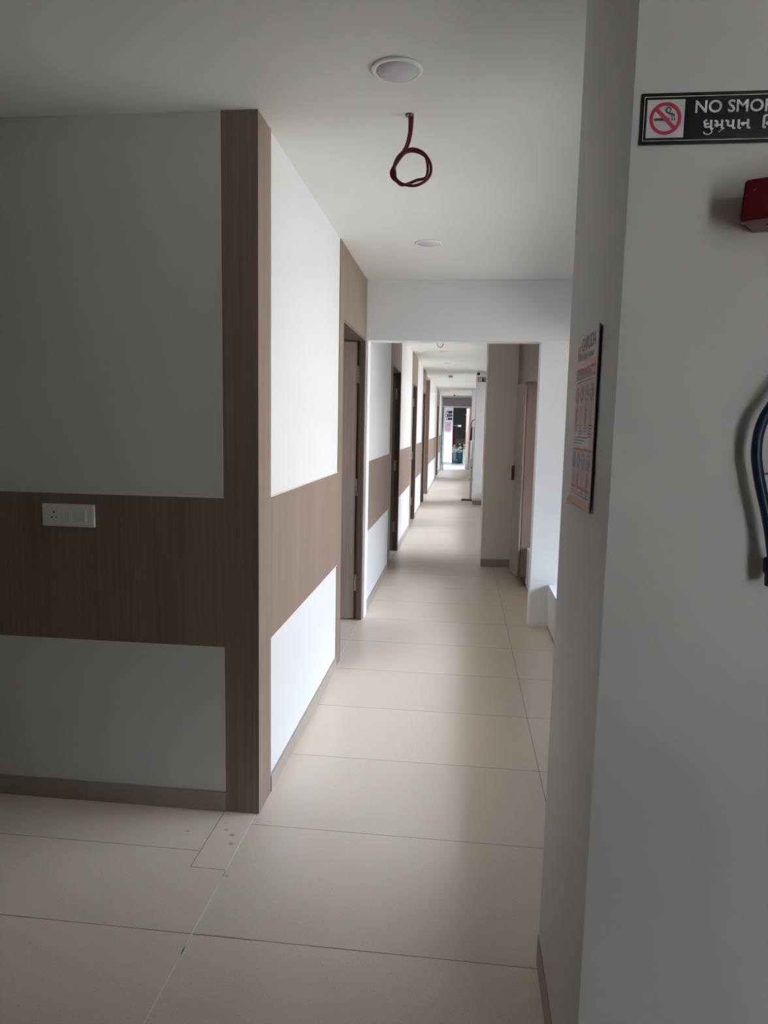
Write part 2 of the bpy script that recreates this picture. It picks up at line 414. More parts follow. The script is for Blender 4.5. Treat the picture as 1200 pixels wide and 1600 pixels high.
# side passage mouth (wood clad reveal, far jamb faces the camera)
bm = bmesh.new()
box(bm, XB-.06, XL+TH, 16.10-TH, 16.10-.0004, 0, CH); box(bm, XL+.0004, XL+TH, 16.10-.0004, 16.24, 0, CH)
trim(bm, M['wood'], 'dark brown wood corner post of the side passage on the left')

# ------------------------------------------------------------------ doors in the left wall
def door(n, a, b, s0, s1, ang, label, hinges=True):
    r = sroot('door_%d' % n, label, (XL, b, 0))
    # cladding on the corridor face: near stile, head panel, far stile
    bm = bmesh.new()
    box(bm, XL, XL+TH, s0, a, 0, CH); box(bm, XL, XL+TH, a, s1, HEAD, CH)
    if s1 > b: box(bm, XL, XL+TH, b, s1, 0, HEAD)
    link('surround', bm, M['wood'], r)
    # frame in the opening: rebated jambs and head
    bm = bmesh.new(); t = 0.02
    box(bm, XB-.01, XL+TH, a, a+t, 0, HEAD); box(bm, XB-.01, XL+TH, a+t, b, HEAD-t, HEAD)
    box(bm, XL-.036, XL+TH, b-.035, b, 0, HEAD-t); box(bm, XB-.01, XL-.036, b-.014, b, 0, HEAD-t)
    link('door_frame', bm, M['wood_j'], r)
    # leaf, hinged on the far jamb, swung into the room
    L = (b-a)-.04; px, py = XL-.056, b-.022
    d = Vector((-math.sin(ang), -math.cos(ang), 0)); nrm = Vector((d.y, -d.x, 0))
    if nrm.x > 0: nrm = -nrm
    bm = bmesh.new(); th = .036
    vv = box(bm, 0, L, 0, th, .012, HEAD-t-.006, bevel=.0015)
    mt = Matrix(((d.x, nrm.x, 0, px), (d.y, nrm.y, 0, py), (0, 0, 1, 0), (0, 0, 0, 1)))
    bm.transform(mt); leaf = link('door_leaf', bm, M['wood_d'], r)
    bm = bmesh.new()
    for sgn in (0, 1):
        yo = -.028 if sgn == 0 else th+.028
        tube(bm, [mt @ Vector((L-.06, (0 if sgn == 0 else th), 1.02)), mt @ Vector((L-.06, yo, 1.02)), mt @ Vector((L-.07, yo, 1.02)), mt @ Vector((L-.17, yo, 1.02))], .008)
    link('door_handle', bm, M['steel'], leaf)
    if hinges:
        for z in (1.93, 1.06, .30):
            bm = bmesh.new(); box(bm, XL-.054, XL-.036, b-.018, b-.0145, z-.065, z+.065)
            for k in range(5):
                zz = z-.052+k*.026; xx = XL-.040 if k % 2 else XL-.048
                lathe(bm, (xx, b-.0181, zz), [(.0035, 0), (.0035, -.0009)], n=8, mi=1, axis='y')
            tube(bm, [(XL-.054, b-.020, z-.066), (XL-.054, b-.020, z+.066)], .0045, mi=0)
            link('hinge', bm, [M['steel'], M['screw']], r)
    return r
A1 = math.radians(68)
door(1, 4.40, 5.43, 4.27, 5.445, A1, 'nearest brown wooden door on the left, standing open with steel hinges')
door(2, 7.57, 8.60, 7.42, 8.62, math.radians(80), 'second brown wooden door on the left, just past the white opening')
door(3, 10.72, 11.66, 10.52, 11.78, math.radians(80), 'third brown wooden door along the left corridor wall')
door(4, 13.53, 14.38, 13.37, 14.50, math.radians(80), 'fourth brown wooden door on the left, before the dark side passage')
door(5, 21.35, 22.6, 20.95, 23.35, math.radians(80), 'farthest brown wooden door on the left, near the glass end door', hinges=False)

XW = 1.0              # outer window wall on the right
# ------------------------------------------------------------------ cross wall with opening
YH = 5.45; TK = .15; HB = 2.192
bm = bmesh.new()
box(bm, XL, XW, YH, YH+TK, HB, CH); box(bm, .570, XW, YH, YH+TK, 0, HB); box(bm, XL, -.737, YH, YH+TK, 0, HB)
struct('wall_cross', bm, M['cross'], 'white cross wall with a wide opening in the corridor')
bm = bmesh.new()
box(bm, .574, .705, YH-.0012, YH, .372, .374); box(bm, .60, XW, YH-.0012, YH, HB+.012, HB+.014)
trim(bm, M['bead'], 'hairline plaster seams on the white cross wall')

# ------------------------------------------------------------------ right side: columns, sills, windows
XR = .270
bm = bmesh.new(); box(bm, XR, 4.9, 1.30, 1.90, 0, CH)
struct('wall_front_right', bm, M['cream'], 'off-white wall block on the right with the no smoking sign and poster')
base(B(XR-.003, XR+.004, 1.297, 1.905, 0, .09), 'column', 'beige skirting tile at the foot of the near right wall block')
for n, yy in ((1, 7.8), (2, 14.12), (3, 20.42)):
    bm = bmesh.new(); box(bm, .258, XW, yy, yy+.6, 0, CH)
    struct('wall_column_%d' % n, bm, M['cream2' if n == 1 else 'white'], ('wide off-white column beside the brown cupboard', 'white column carrying the small sign and the camera', 'farthest off-white column before the end door')[n-1])
    base(B(.255, XW, yy-.007, yy, 0, .09), 'column_%d' % n, ('skirting tile at the foot of the wide column by the cupboard', 'skirting tile at the foot of the column with the small sign', 'skirting tile at the foot of the farthest right column')[n-1])
WIN = [(2.30, 5.45, 2.25), (5.66, 6.82, 1.96), (8.5, 14.05, 2.28), (15.0, 20.2, 2.28), (21.3, 24.9, 2.28)]
SILL = .345
bm = bmesh.new(); y = 1.9
for a, b, h in WIN:
    box(bm, XW, XW+.12, y, a, 0, CH); box(bm, XW, XW+.12, a, b, 0, SILL); box(bm, XW, XW+.12, a, b, h, CH); y = b
box(bm, XW, XW+.12, y, 25.3, 0, CH)
struct('wall_right', bm, M['white'], 'white outer wall on the right with large windows')
BAY = ['in the near bay before the cross wall', 'in the short bay between cross wall and cupboard', 'in the bay before the column with the sign', 'in the bay past the column with the sign', 'in the last bay before the end door']
for n, (a, b, h) in enumerate(WIN):
    r = sroot('window_%d' % (n+1), 'framed window on the right, '+BAY[n], (XW, a, SILL))
    bm = bmesh.new(); f = .045; x0, x1 = XW+.04, XW+.09
    box(bm, x0, x1, a, b, SILL, SILL+f); box(bm, x0, x1, a, b, h-f, h); box(bm, x0, x1, a, a+f, SILL+f, h-f); box(bm, x0, x1, b-f, b, SILL+f, h-f)
    k = max(1, round((b-a)/1.1))
    for i in range(1, k): yy = a+(b-a)*i/k; box(bm, x0, x1, yy-f/2, yy+f/2, SILL+f, h-f)
    link('window_frame', bm, M['alu'], r)
    for i in range(k):
        link('pane', B(XW+.063, XW+.067, a+(b-a)*i/k+f*.5, a+(b-a)*(i+1)/k-f*.5, SILL+f, h-f), M['glass'], r)
    portal('window_daylight_portal', (XW+.115, (a+b)/2, (SILL+h)/2), (0, PI/2, 0), h-SILL, b-a)
# low sill boxes under the windows
for n, (a, b, x, z) in enumerate(((1.9, 5.45, .708, .343), (5.60, 7.78, .668, .392), (8.4, 14.12, .72, .343), (14.72, 20.42, .72, .343), (21.02, 25.2, .72, .343))):
    bm = bmesh.new(); box(bm, x, XW, a, b, .035, z); trim(bm, M['white'], 'low white window ledge '+BAY[n])
    base(B(x+.004, XW, a, b, 0, .035), 'right', 'beige strip under the white window ledge '+BAY[n])

# ------------------------------------------------------------------ near room around the camera
bm = bmesh.new(); bx0, bx1, bz0, bz1 = 1.15, 1.75, .5, 2.6; YB = -1.05
box(bm, -4.3, bx0, YB-.2, YB, 0, CH); box(bm, bx1, 4.9, YB-.2, YB, 0, CH); box(bm, bx0, bx1, YB-.2, YB, 0, bz0); box(bm, bx0, bx1, YB-.2, YB, bz1, CH)
struct('wall_back', bm, M['backw'], 'wall behind the camera with a glazed front')
r = sroot('window_6', 'glazed front behind the camera', (bx0, YB, bz0))
bm = bmesh.new(); f = .05
box(bm, bx0, bx1, YB-.12, YB-.06, bz0, bz0+f); box(bm, bx0, bx1, YB-.12, YB-.06, bz1-f, bz1)
for i in range(3): xx = bx0+(bx1-bx0-f)*i/2; box(bm, xx, xx+f, YB-.12, YB-.06, bz0+f, bz1-f)
link('window_frame', bm, M['alu'], r)
link('pane', B(bx0+f, bx1-f, YB-.094, YB-.09, bz0+f, bz1-f), M['glass'], r)
portal('window_daylight_portal', ((bx0+bx1)/2, YB-.19, (bz0+bz1)/2), (PI/2, 0, 0), bx1-bx0, bz1-bz0)
struct('wall_outer_right', B(4.9, 5.1, YB-.2, 1.9, 0, CH), M['backw'])

# ------------------------------------------------------------------ corridor end: glazed door frame
YE = 25.3
r = sroot('door_6', 'glazed metal-framed end door with transom, far end of corridor', (-.25, YE, 0))
bm = bmesh.new(); xl, xr_ = XL, .335
box(bm, xl, xr_, YE-.03, YE+.03, 2.585, CH); box(bm, xl, xr_, YE-.03, YE+.03, 2.235, 2.275)
box(bm, xl, xl+.04, YE-.03, YE+.03, 0, 2.585); box(bm, xr_-.03, xr_, YE-.03, YE+.03, 0, 2.585); box(bm, -.655, -.625, YE-.025, YE+.025, 0, 2.235)
link('door_frame', bm, M['alu'], r)
link('side_pane', B(xl+.04, -.655, YE-.004, YE+.004, .01, 2.235), M['tint'], r)
link('transom_pane', B(xl+.04, xr_-.03, YE-.004, YE+.004, 2.275, 2.585), M['glass'], r)
bm = bmesh.new(); ang = math.radians(83); L = .93
c = Vector((xr_-.035, YE+.02, 0)); d = Vector((-math.cos(ang), math.sin(ang), 0)); nn = Vector((-d.y, d.x, 0))
box(bm, 0, L, 0, .04, .012, 2.225, bevel=.003)
bm.transform(Matrix(((d.x, nn.x, 0, c.x), (d.y, nn.y, 0, c.y), (0, 0, 1, 0), (0, 0, 0, 1))))
link('door_leaf', bm, M['pinkwood'], r)
struct('wall_end', B(xr_, XW+.12, YE-.05, YE+.1, 0, CH), M['cream'])
# lobby beyond
struct('floor_lobby', B(-3.2, 2.6, 25.3, 34, -.06, -.004), M['darkfl'], 'pale bluish floor beyond the end door')
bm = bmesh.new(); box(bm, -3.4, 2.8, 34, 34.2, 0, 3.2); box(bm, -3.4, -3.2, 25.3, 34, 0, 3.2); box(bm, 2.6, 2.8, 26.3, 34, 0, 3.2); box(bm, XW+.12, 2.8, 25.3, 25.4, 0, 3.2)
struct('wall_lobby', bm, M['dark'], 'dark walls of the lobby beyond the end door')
struct('ceiling_lobby', B(-3.4, 2.8, 25.3, 34.2, 3.2, 3.3), M['ceil'], 'ceiling of the lobby beyond the end door')
bm = bmesh.new(); box(bm, -1.5, 1.2, 27.0, 27.15, 2.335, 3.0)
trim(bm, M['brick'], 'dark red-brown boarded fascia beyond the end door transom')
struct('wall_pillar', B(-.80, -.385, 29.3, 29.7, 0, 3.2), M['white'], 'white pillar with three dark signs beyond the end door')
base(B(-.803, -.382, 29.292, 29.3, 0, .10), 'pillar', 'brown skirting on the white pillar beyond the end door')

# ------------------------------------------------------------------ switch plate
YS = YF-TH
r = thing('switch_plate', 'white three-module switch and socket plate on the dark wood band', 'switch', (-1.507, YS, 1.174))
x0, x1, z0, z1 = -1.615, -1.400, 1.130, 1.219
link('back_plate', B(x0, x1, YS-.010, YS, z0, z1, bevel=.004), M['plastic'], r)
bm = bmesh.new(); box(bm, x0+.028, x0+.072, YS-.0115, YS-.009, z0+.023, z1-.023, bevel=.0008)
for px, pz, rr in ((0, .012, .0036), (-.0085, -.008, .0034), (.0095, -.008, .003)): lathe(bm, (x0+.050+px, YS-.0116, 1.1745+pz), [(rr, 0), (rr, -.0008)], n=14, mi=1, axis='y')
link('socket', bm, [M['plastic'], M['black']], r)
for k in range(2):
    a = x0+.078+k*.057; bm = bmesh.new(); b_ = a+.045
    zt, zb = z1-.022, z0+.022
    vs_ = [bm.verts.new(p) for p in ((a, YS-.009, zb), (b_, YS-.009, zb), (b_, YS-.009, zt), (a, YS-.009, zt), (a, YS-.011, zb), (b_, YS-.0155, zb), (b_, YS-.0125, zt), (a, YS-.0105, zt))]
    for q in ((4, 5, 6, 7), (0, 1, 5, 4), (1, 2, 6, 5), (2, 3, 7, 6), (3, 0, 4, 7), (0, 3, 2, 1)): bm.faces.new([vs_[i] for i in q])
    link('rocker', bm, M['plastic'], r)

# ------------------------------------------------------------------ ceiling lamps
def downlight(x, y, rad, label):
    t = thing('ceiling_downlight', label, 'ceiling light', (x, y, CH), 'round flush ceiling downlights')
    bm = bmesh.new(); lathe(bm, (x, y, CH), [(rad, 0), (rad, -.004), (rad-.004, -.007), (rad-.014, -.0075), (rad-.016, -.005)], n=48)
    link('rim', bm, M['plastic2'], t)
    bm = bmesh.new(); lathe(bm, (x, y, CH), [(rad-.0162, -.0045), (rad-.0165, -.0068), (.01, -.0072)], n=48)
    link('diffuser', bm, M['diffuser'], t); return t
d0 = downlight(-.238, 2.312, .081, 'large-looking round ceiling downlight in front of the red cable')
d1 = copy_tree(d0, (-.001, 2.075, 0)); d1['label'] = 'round ceiling downlight between the red cable and the cross wall'
for (x, y, lb) in ((-.31, 10.5, 'first ceiling downlight seen past the cross wall opening'), (-.27, 12.45, 'second ceiling downlight beyond the cross wall'),
                   (-.265, 16.8, 'ceiling downlight just beyond the smoke detector'), (-.27, 18.85, 'farthest but one ceiling downlight of the corridor'), (-.28, 20.6, 'farthest ceiling downlight in the corridor')):
    c = copy_tree(d0, (x+.238, y-2.312, 0)); c['label'] = lb
t = thing('smoke_detector', 'small white round smoke detector on ceiling between the far downlights', 'smoke detector', (-.275, 15.2, CH))
bm = bmesh.new(); lathe(bm, (-.275, 15.2, CH), [(.065, 0), (.065, -.012), (.058, -.018)], n=28); link('base_ring', bm, M['plastic2'], t)
bm = bmesh.new(); lathe(bm, (-.275, 15.2, CH), [(.045, -.018), (.045, -.03), (.040, -.055), (.02, -.062)], n=24); link('sensor_head', bm, M['metal'], t)
t = thing('smoke_detector', 'tiny smoke detector on ceiling right before the end door', 'smoke detector', (-.285, 23.9, CH))
bm = bmesh.new(); lathe(bm, (-.285, 23.9, CH), [(.055, 0), (.05, -.03)], n=20); link('base_ring', bm, M['plastic2'], t)
bm = bmesh.new(); lathe(bm, (-.285, 23.9, CH), [(.035, -.03), (.03, -.06)], n=20); link('sensor_head', bm, M['black'], t)

# ------------------------------------------------------------------ looped ceiling cables
t = thing('ceiling_cable', 'looped crimson electrical cable hanging from the near ceiling', 'cable', (-.222, 2.63, CH))
YC = 2.63
s1 = [(-.212, YC, 2.645), (-.2125, YC, 2.615), (-.216, YC, 2.575), (-.226, YC-.004, 2.535), (-.244, YC-.006, 2.504), (-.266, YC-.004, 2.476), (-.283, YC, 2.452), (-.279, YC+.004, 2.431),
      (-.257, YC+.005, 2.415), (-.230, YC-.004, 2.403), (-.196, YC-.006, 2.399), (-.166, YC, 2.412), (-.146, YC+.005, 2.434), (-.141, YC+.004, 2.464), (-.152, YC-.002, 2.491), (-.175, YC-.004, 2.514), (-.207, YC, 2.526), (-.238, YC+.004, 2.520), (-.262, YC+.005, 2.500), (-.274, YC+.004, 2.472), (-.281, YC+.003, 2.448), (-.268, YC+.003, 2.420)]
s2 = [(-.222, YC+.003, 2.645), (-.221, YC+.003, 2.612), (-.222, YC+.002, 2.578), (-.232, YC+.003, 2.538), (-.252, YC+.003, 2.506), (-.272, YC+.005, 2.480), (-.270, YC-.004, 2.448), (-.264, YC-.005, 2.420),
      (-.246, YC-.004, 2.403), (-.222, YC+.004, 2.409), (-.192, YC+.005, 2.421), (-.160, YC+.003, 2.428), (-.152, YC-.004, 2.452), (-.156, YC-.004, 2.484), (-.168, YC+.003, 2.505), (-.200, YC+.004, 2.519), (-.232, YC-.003, 2.513), (-.255, YC-.004, 2.490), (-.274, YC-.006, 2.455), (-.268, YC-.005, 2.428), (-.245, YC-.003, 2.408), (-.215, YC-.002, 2.402)]
for s in (s1, s2):
    bm = bmesh.new(); tube(bm, spline(s, 6), .0052, n=10); link('cable_strand', bm, M['cable'], t)
bm = bmesh.new()
lathe(bm, (-.222, YC, CH), [(.016, .0), (.015, -.003), (.010, -.004)], n=14, mi=0)
for k in range(7): a = k*.9; box(bm, -.222+.012*math.cos(a)-.003, -.222+.012*math.cos(a)+.003, YC+.012*math.sin(a)-.003, YC+.012*math.sin(a)+.003, CH-.008, CH, mi=1)
link('ceiling_hole', bm, [M['screw'], M['chip']], t)

t = thing('ceiling_cable', 'small dark cable ring hanging from ceiling just behind the cross wall', 'cable', (-.29, 8.5, CH))
bm = bmesh.new(); tube(bm, [(-.29+.037*math.cos(a*PI/12), 8.5+.01*math.sin(a*PI/6), 2.527+.049*math.sin(a*PI/12)) for a in range(24)], .0042, n=8, closed=True); link('cable_loop', bm, M['cable'], t)
bm = bmesh.new(); tube(bm, spline([(-.29, 8.5, 2.645), (-.292, 8.5, 2.61), (-.30, 8.5, 2.574)], 5), .0045, n=8); link('cable_strand', bm, M['cable'], t)

# ------------------------------------------------------------------ no smoking sign
def no_smoking(x0, z0, yf, label, w=.307, h=.082):
    """sign board whose left bottom corner is x0,z0; front face at yf looking towards -y"""
    r = thing('no_smoking_sign', label, 'sign', (x0+w/2, yf, z0), 'black no smoking signs')
    k = h/.082; f = yf-.004
    link('board', B(x0, x0+w, f, yf, z0, z0+h), M['signblack'], r)
    bm = bmesh.new(); a, b, c_, d_ = x0+.0045*k, x0+w-.0045*k, z0+.0055*k, z0+h-.0055*k; lw = .0009*k; g = f-.0003
    box(bm, a, b, g, f, c_, c_+lw); box(bm, a, b, g, f, d_-lw, d_); box(bm, a, a+lw, g, f, c_, d_); box(bm, b-lw, b, g, f, c_, d_)
    link('border_line', bm, M['letters'], r)
    px0, pz0, ps = x0+.0095*k, z0+.0105*k, .0610*k
    link('pictogram_panel', B(px0, px0+ps*1.01, g, f, pz0, pz0+ps), M['signwhite'], r)
    cx, cz = px0+ps*.5, pz0+ps*.5; R0, R1 = ps*.43, ps*.335
    bm = bmesh.new(); n = 48; g2 = g-.0003
    for i in range(n):
        a0, a1 = 2*PI*i/n, 2*PI*(i+1)/n
        poly(bm, [(cx+R*math.cos(q), g2-.0002, cz+R*math.sin(q)) for R, q in ((R0, a0), (R0, a1), (R1, a1), (R1, a0))])
    q = 3*PI/4; hw = ps*.052; L = R1+.001*k
    dx, dz = math.cos(q), math.sin(q); nx, nz = -dz, dx
    poly(bm, [(cx+dx*L*s+nx*hw*t_, g2-.0003, cz+dz*L*s+nz*hw*t_) for s, t_ in ((1, 1), (1, -1), (-1, -1), (-1, 1))])
    link('prohibition_ring', bm, M['red'], r)
    bm = bmesh.new(); zc = cz-.02*ps
    box(bm, cx-.30*ps, cx+.12*ps, g2-.0001, g, zc-.035*ps, zc+.035*ps)
    for i in range(2): box(bm, cx+(.17+.06*i)*ps, cx+(.205+.06*i)*ps, g2-.0001, g, zc-.035*ps, zc+.035*ps)
    for s in (0, .055*ps):
        pts = [(cx+.17*ps+s, g2, cz+.04*ps), (cx+.175*ps+s, g2, cz+.10*ps), (cx+.10*ps+s, g2, cz+.13*ps), (cx+.06*ps+s*.6, g2, cz+.16*ps-s*.3), (cx+.0*ps+s*.3, g2, cz+.22*ps-s*.5), (cx+.03*ps+s*.3, g2, cz+.28*ps-s*.2), (cx+.09*ps, g2, cz+.30*ps-s*.2)]
        tube(bm, spline(pts, 5), .017*ps, n=6)
    tube(bm, spline([(cx+.09*ps, g2, cz+.30*ps), (cx+.14*ps, g2, cz+.24*ps), (cx+.10*ps, g2, cz+.17*ps)], 5), .017*ps, n=6)
    link('cigarette_symbol', bm, M['pk'], r)
    # lettering: plane x right, z up, facing -y
    def TM(x, z): return Matrix(((1, 0, 0, x), (0, 0, -1, g+.0001), (0, 1, 0, z), (0, 0, 0, 1)))
    bm = bmesh.new(); sz = .0275*k
    text_into(bm, 'NO SMOKING', sz, TM(x0+.0865*k, z0+.0495*k), bold=.0004*k, xs=1.03)
    link('lettering', bm, M['letters'], r)
    bm = bmesh.new(); sz = .0235*k
    # Gujarati word glyph by glyph, the joined marks placed by hand
    X = x0+.102*k; Z = z0+.0225*k
    for ch, dx_, adv in (('\u0aa7', 0, .0150), ('\u0aae', 0, .0155), ('\u0aaa', 0, .0145), ('\u0abe', 0, .0058), ('\u0aa8', 0, .0150), (' ', 0, .0125), ('\u0abf', 0, .0058), ('\u0aa8', 0, .0150), ('\u0ab7', 0, .0150), ('\u0aa7', 0, .0150)):
        if ch != ' ':
            text_into(bm, ch, sz, TM(X+dx_*k, Z), bold=.0006*k, xs=1.2)
        if ch == '\u0aa7' and X < x0+.125*k:      # u-sign hanging below the first letter
            tube(bm, spline([(X+.0125*k, g, Z+.001*k), (X+.0155*k, g, Z-.004*k), (X+.0105*k, g, Z-.0080*k), (X+.004*k, g, Z-.0070*k), (X+.002*k, g, Z-.0035*k)], 5), .0009*k, n=6)
        if ch == '\u0aae':                        # small slanting ra stroke
            tube(bm, [(X+.0085*k, g, Z-.0050*k), (X+.0155*k, g, Z+.0010*k)], .0008*k, n=6)
        X += adv*k*1.20
    link('second_line_lettering', bm, M['letters'], r)
    return r
no_smoking(.283, 2.027, 1.30, 'black NO SMOKING sign with second-language line on the near right wall', w=.312, h=.0815)
no_smoking(.280, 2.438, 14.12, 'small distant black sign high on the white column below the camera', w=.275, h=.092)

# ------------------------------------------------------------------ poster on the near wall block
YP0, YP1, ZP0, ZP1 = 1.712, 1.458, 1.375, 1.756     # far edge, near edge
r = thing('safety_poster', 'narrow-looking pink fire safety poster board on the side of near right wall', 'poster', (XR-.012, (YP0+YP1)/2, ZP0))
PX = XR-.0060
bm = bmesh.new(); box(bm, PX, XR-.004, YP1, YP0, ZP0, ZP1); box(bm, XR-.0042, XR, YP1+.03, YP1+.06, ZP0+.05, ZP1-.05); box(bm, XR-.0042, XR, YP0-.06, YP0-.03, ZP0+.05, ZP1-.05)
link('board', bm, M['edge'], r)
PW, PH = YP0-YP1, ZP1-ZP0
def prect(bm, u0, u1, v0, v1, lift=.0003, mi=0):
    """u from the far edge 0..1, v from the top 0..1"""
    box(bm, PX-lift, PX-lift+.0002, YP0-u1*PW, YP0-u0*PW, ZP1-v1*PH, ZP1-v0*PH, mi)
def part(name, mt_, *rects):
    for q in rects:
        b_ = bmesh.new(); prect(b_, *q); link(name, b_, M[mt_], r)
part('pink_sheet', 'pp', (.0, 1, 0, 1, .0004))
part('white_field', 'pw', (.02, .97, .005, .185, .0007), (.04, .80, .585, .650, .0007), (.04, .93, .905, .955, .0007), (.03, .93, .266, .285, .0007))
part('orange_band', 'po', (.0, 1, .172, .20, .0009))
bm = bmesh.new(); prect(bm, 0, 1, .955, .995, .0009)
# curled lower corner at the far end
poly(bm, [(PX-.001, YP0, ZP0+.018), (PX-.001, YP0-.05, ZP0), (PX-.007, YP0+.010, ZP0-.010), (PX-.006, YP0+.012, ZP0+.006)])
link('orange_band', bm, M['po'], r)
part('crimson_band', 'pr', (.03, .94, .2, .262, .0010), (.04, .93, .662, .676, .0010), (.03, .93, .885, .897, .001))
def PT(u, v): return Matrix(((0, 0, -1, PX-.0013), (-1, 0, 0, YP0-u*PW), (0, 1, 0, ZP1-v*PH), (0, 0, 0, 1)))
bm = bmesh.new(); text_into(bm, 'GARUDA', .041, PT(.24, .10), extrude=.0001, bold=.0007); link('logo_lettering', bm, M['pk'], r)
bm = bmesh.new(); text_into(bm, 'G', .050, PT(.05, .15), extrude=.0001, bold=.001); link('logo_emblem', bm, M['ps'], r)
part('headline_rule', 'pk', (.06, .90, .273, .281, .0012))
bm = bmesh.new(); text_into(bm, 'Fire Safety Services', .0215, PT(.20, .15), extrude=.0001, bold=.0003); link('subtitle_lettering', bm, M['ps'], r)
bm = bmesh.new(); text_into(bm, 'Healthcare Fire Steps', .0255, PT(.06, .243), extrude=.0001, bold=.0003); link('title_lettering', bm, M['pw'], r)
def drop(bm, u, v, w, h, lift):
    pts = []
    for i in range(24):
        a = 2*PI*i/24; sn = math.sin(a); c = math.cos(a)
        tip = 1.0 + .55*max(0, abs(sn)-.75)*4*.5
        pts.append((PX-lift, YP0-(u+w*c)*PW, ZP1-(v-h*sn*tip)*PH))
    poly(bm, pts)
for letters, v0, mat in (('RACE', .350, 'pr'), ('PASS', .735, 'pb')):
    for i, ch in enumerate(letters):
        u = .13+.235*i
        bm = bmesh.new(); drop(bm, u, v0, .095, .042, .0012); link('step_drop', bm, M[mat], r)
        bm = bmesh.new(); text_into(bm, ch, .028, PT(u-.045, v0+.022), extrude=.0001, bold=.0004); link('step_letter', bm, M['pw'], r)
        hh = .115 if v0 < .5 else .085; vt = v0+.058
        bm = bmesh.new()
        # little figure or extinguisher: head, body, arm
        pts = [(-.05, hh), (-.055, .03), (-.03, .014), (-.028, .0), (.0, -.004), (.022, .006), (.02, .018), (.06, .03+.01*(i % 2)), (.075, .045), (.03, .045), (.035, hh-.02), (.02, hh)]
        poly(bm, [(PX-.0011, YP0-(u+a)*PW, ZP1-(vt+b_)*PH) for a, b_ in pts])
        link('step_drawing', bm, M['ps' if (i+(v0 > .5)) % 2 else 'pr'], r)
        n_ = (3, 5, 3, 5)[i] if v0 < .5 else (3, 2, 3, 4)[i]
        for j_ in range(n_):
            vv = v0+.062+hh+j_*.0155; hw_ = .082-.02*((i+j_) % 3)
            part('small_print', 'pk', (u-hw_, u+hw_, vv, vv+.0075, .0012))
for j_, ww in enumerate((.70, .52, .40)): part('small_print', 'pk', (.07, .07+ww, .596+j_*.017, .603+j_*.017, .0012))
for j_, ww in enumerate((.62, .78)): part('small_print', 'ps', (.07, .07+ww, .912+j_*.018, .920+j_*.018, .0012))

# ------------------------------------------------------------------ red bracket box and blue hose
YR = 1.30
r = thing('fire_bracket', 'chipped dark red painted box bracket on the near right wall, under the sign', 'bracket', (.50, YR, 1.9))
# turned box: plan corners left-front, right-front, right-back, left-back
A_, B_, C_, D_ = (.432, 1.228), (.540, 1.172), (.585, 1.262), (.478, 1.299)
bm = bmesh.new(); zt, zb = 1.945, 1.882
lo = [bm.verts.new((x, y, zb)) for x, y in (A_, B_, C_, D_)]; hi = [bm.verts.new((x+.003, y, zt)) for x, y in (A_, B_, C_, D_)]
bm.faces.new(lo[::-1]); bm.faces.new(hi)
for i in range(4): bm.faces.new((lo[i], lo[(i+1) % 4], hi[(i+1) % 4], hi[i]))
bmesh.ops.bevel(bm, geom=bm.edges[:], offset=.0025, segments=2, affect='EDGES')
box(bm, .478, .60, 1.285, 1.30, 1.885, 1.94)
link('bracket_body', bm, M['redpaint'], r)
bm = bmesh.new(); tube(bm, [(.494+.013*math.cos(a*PI/10), 1.245+.013*math.sin(a*PI/10), zb-.001) for a in range(20)], .0022, n=8, closed=True)
link('bolt_ring', bm, M['redpaint'], r)
def facept(s, z, e=.0006):   # a point on the front face
    dx, dy = B_[0]-A_[0], B_[1]-A_[1]; l = math.hypot(dx, dy); return (A_[0]+dx*s+dy/l*e, A_[1]+dy*s-dx/l*e, z)
for s, z, w, h in ((.14, 1.925, .02, .0018), (.42, 1.910, .012, .001), (.05, 1.919, .012, .001), (.30, 1.895, .01, .001)):
    bm = bmesh.new(); poly(bm, [facept(s, z), facept(s+w, z+.002), facept(s+w*1.3, z+h+.003), facept(s+w*.3, z+h)]); link('paint_chip', bm, M['chip'], r)
bm = bmesh.new(); poly(bm, [(A_[0]+.004, A_[1]+.004, zb-.0006), (A_[0]+.014, A_[1]+.010, zb-.0006), (A_[0]+.013, A_[1]+.020, zb-.0006), (A_[0]+.005, A_[1]+.010, zb-.0006)])
link('paint_chip', bm, M['chip'], r)
r = thing('water_hose', 'dark blue rubber hose looped on the near right wall, below the red bracket', 'hose', (.55, YR, 1.3))
YHs = 1.262
pts = [(.590, YHs, 1.650), (.560, YHs, 1.640), (.5336, YHs, 1.6153), (.5165, YHs, 1.5873), (.5077, YHs, 1.5689), (.5016, YHs, 1.5418), (.5012, YHs, 1.5092), (.507, YHs, 1.4765), (.5154, YHs, 1.4437), (.5249, YHs, 1.4108), (.5344, YHs, 1.3722), (.5418, YHs, 1.3332)]
bm = bmesh.new(); tube(bm, spline(pts, 8), .0088, n=16); link('hose_tube', bm, M['hose'], r)
bm = bmesh.new(); lathe(bm, (.5440, YHs, 1.302), [(.012, .030), (.0155, .027), (.0155, .004), (.012, .0), (.011, -.02)], n=20); link('hose_coupling', bm, M['navy'], r)
bm = bmesh.new(); box(bm, .560, .60, 1.262, 1.30, 1.625, 1.665, bevel=.003); link('hose_hook', bm, M['redpaint'], r)
r = tag(link('valve_lever', B(.522, .60, 1.270, 1.30, 1.470, 1.484, bevel=.002), M['redpaint']), 'tip of a red valve lever beside the blue hose on near right wall', 'lever')
bmv = bmesh.new(); bmv.from_mesh(r.data)
for v in bmv.verts:
    if v.co.x < .527: v.co.z = 1.4745
bmv.to_mesh(r.data); bmv.free()

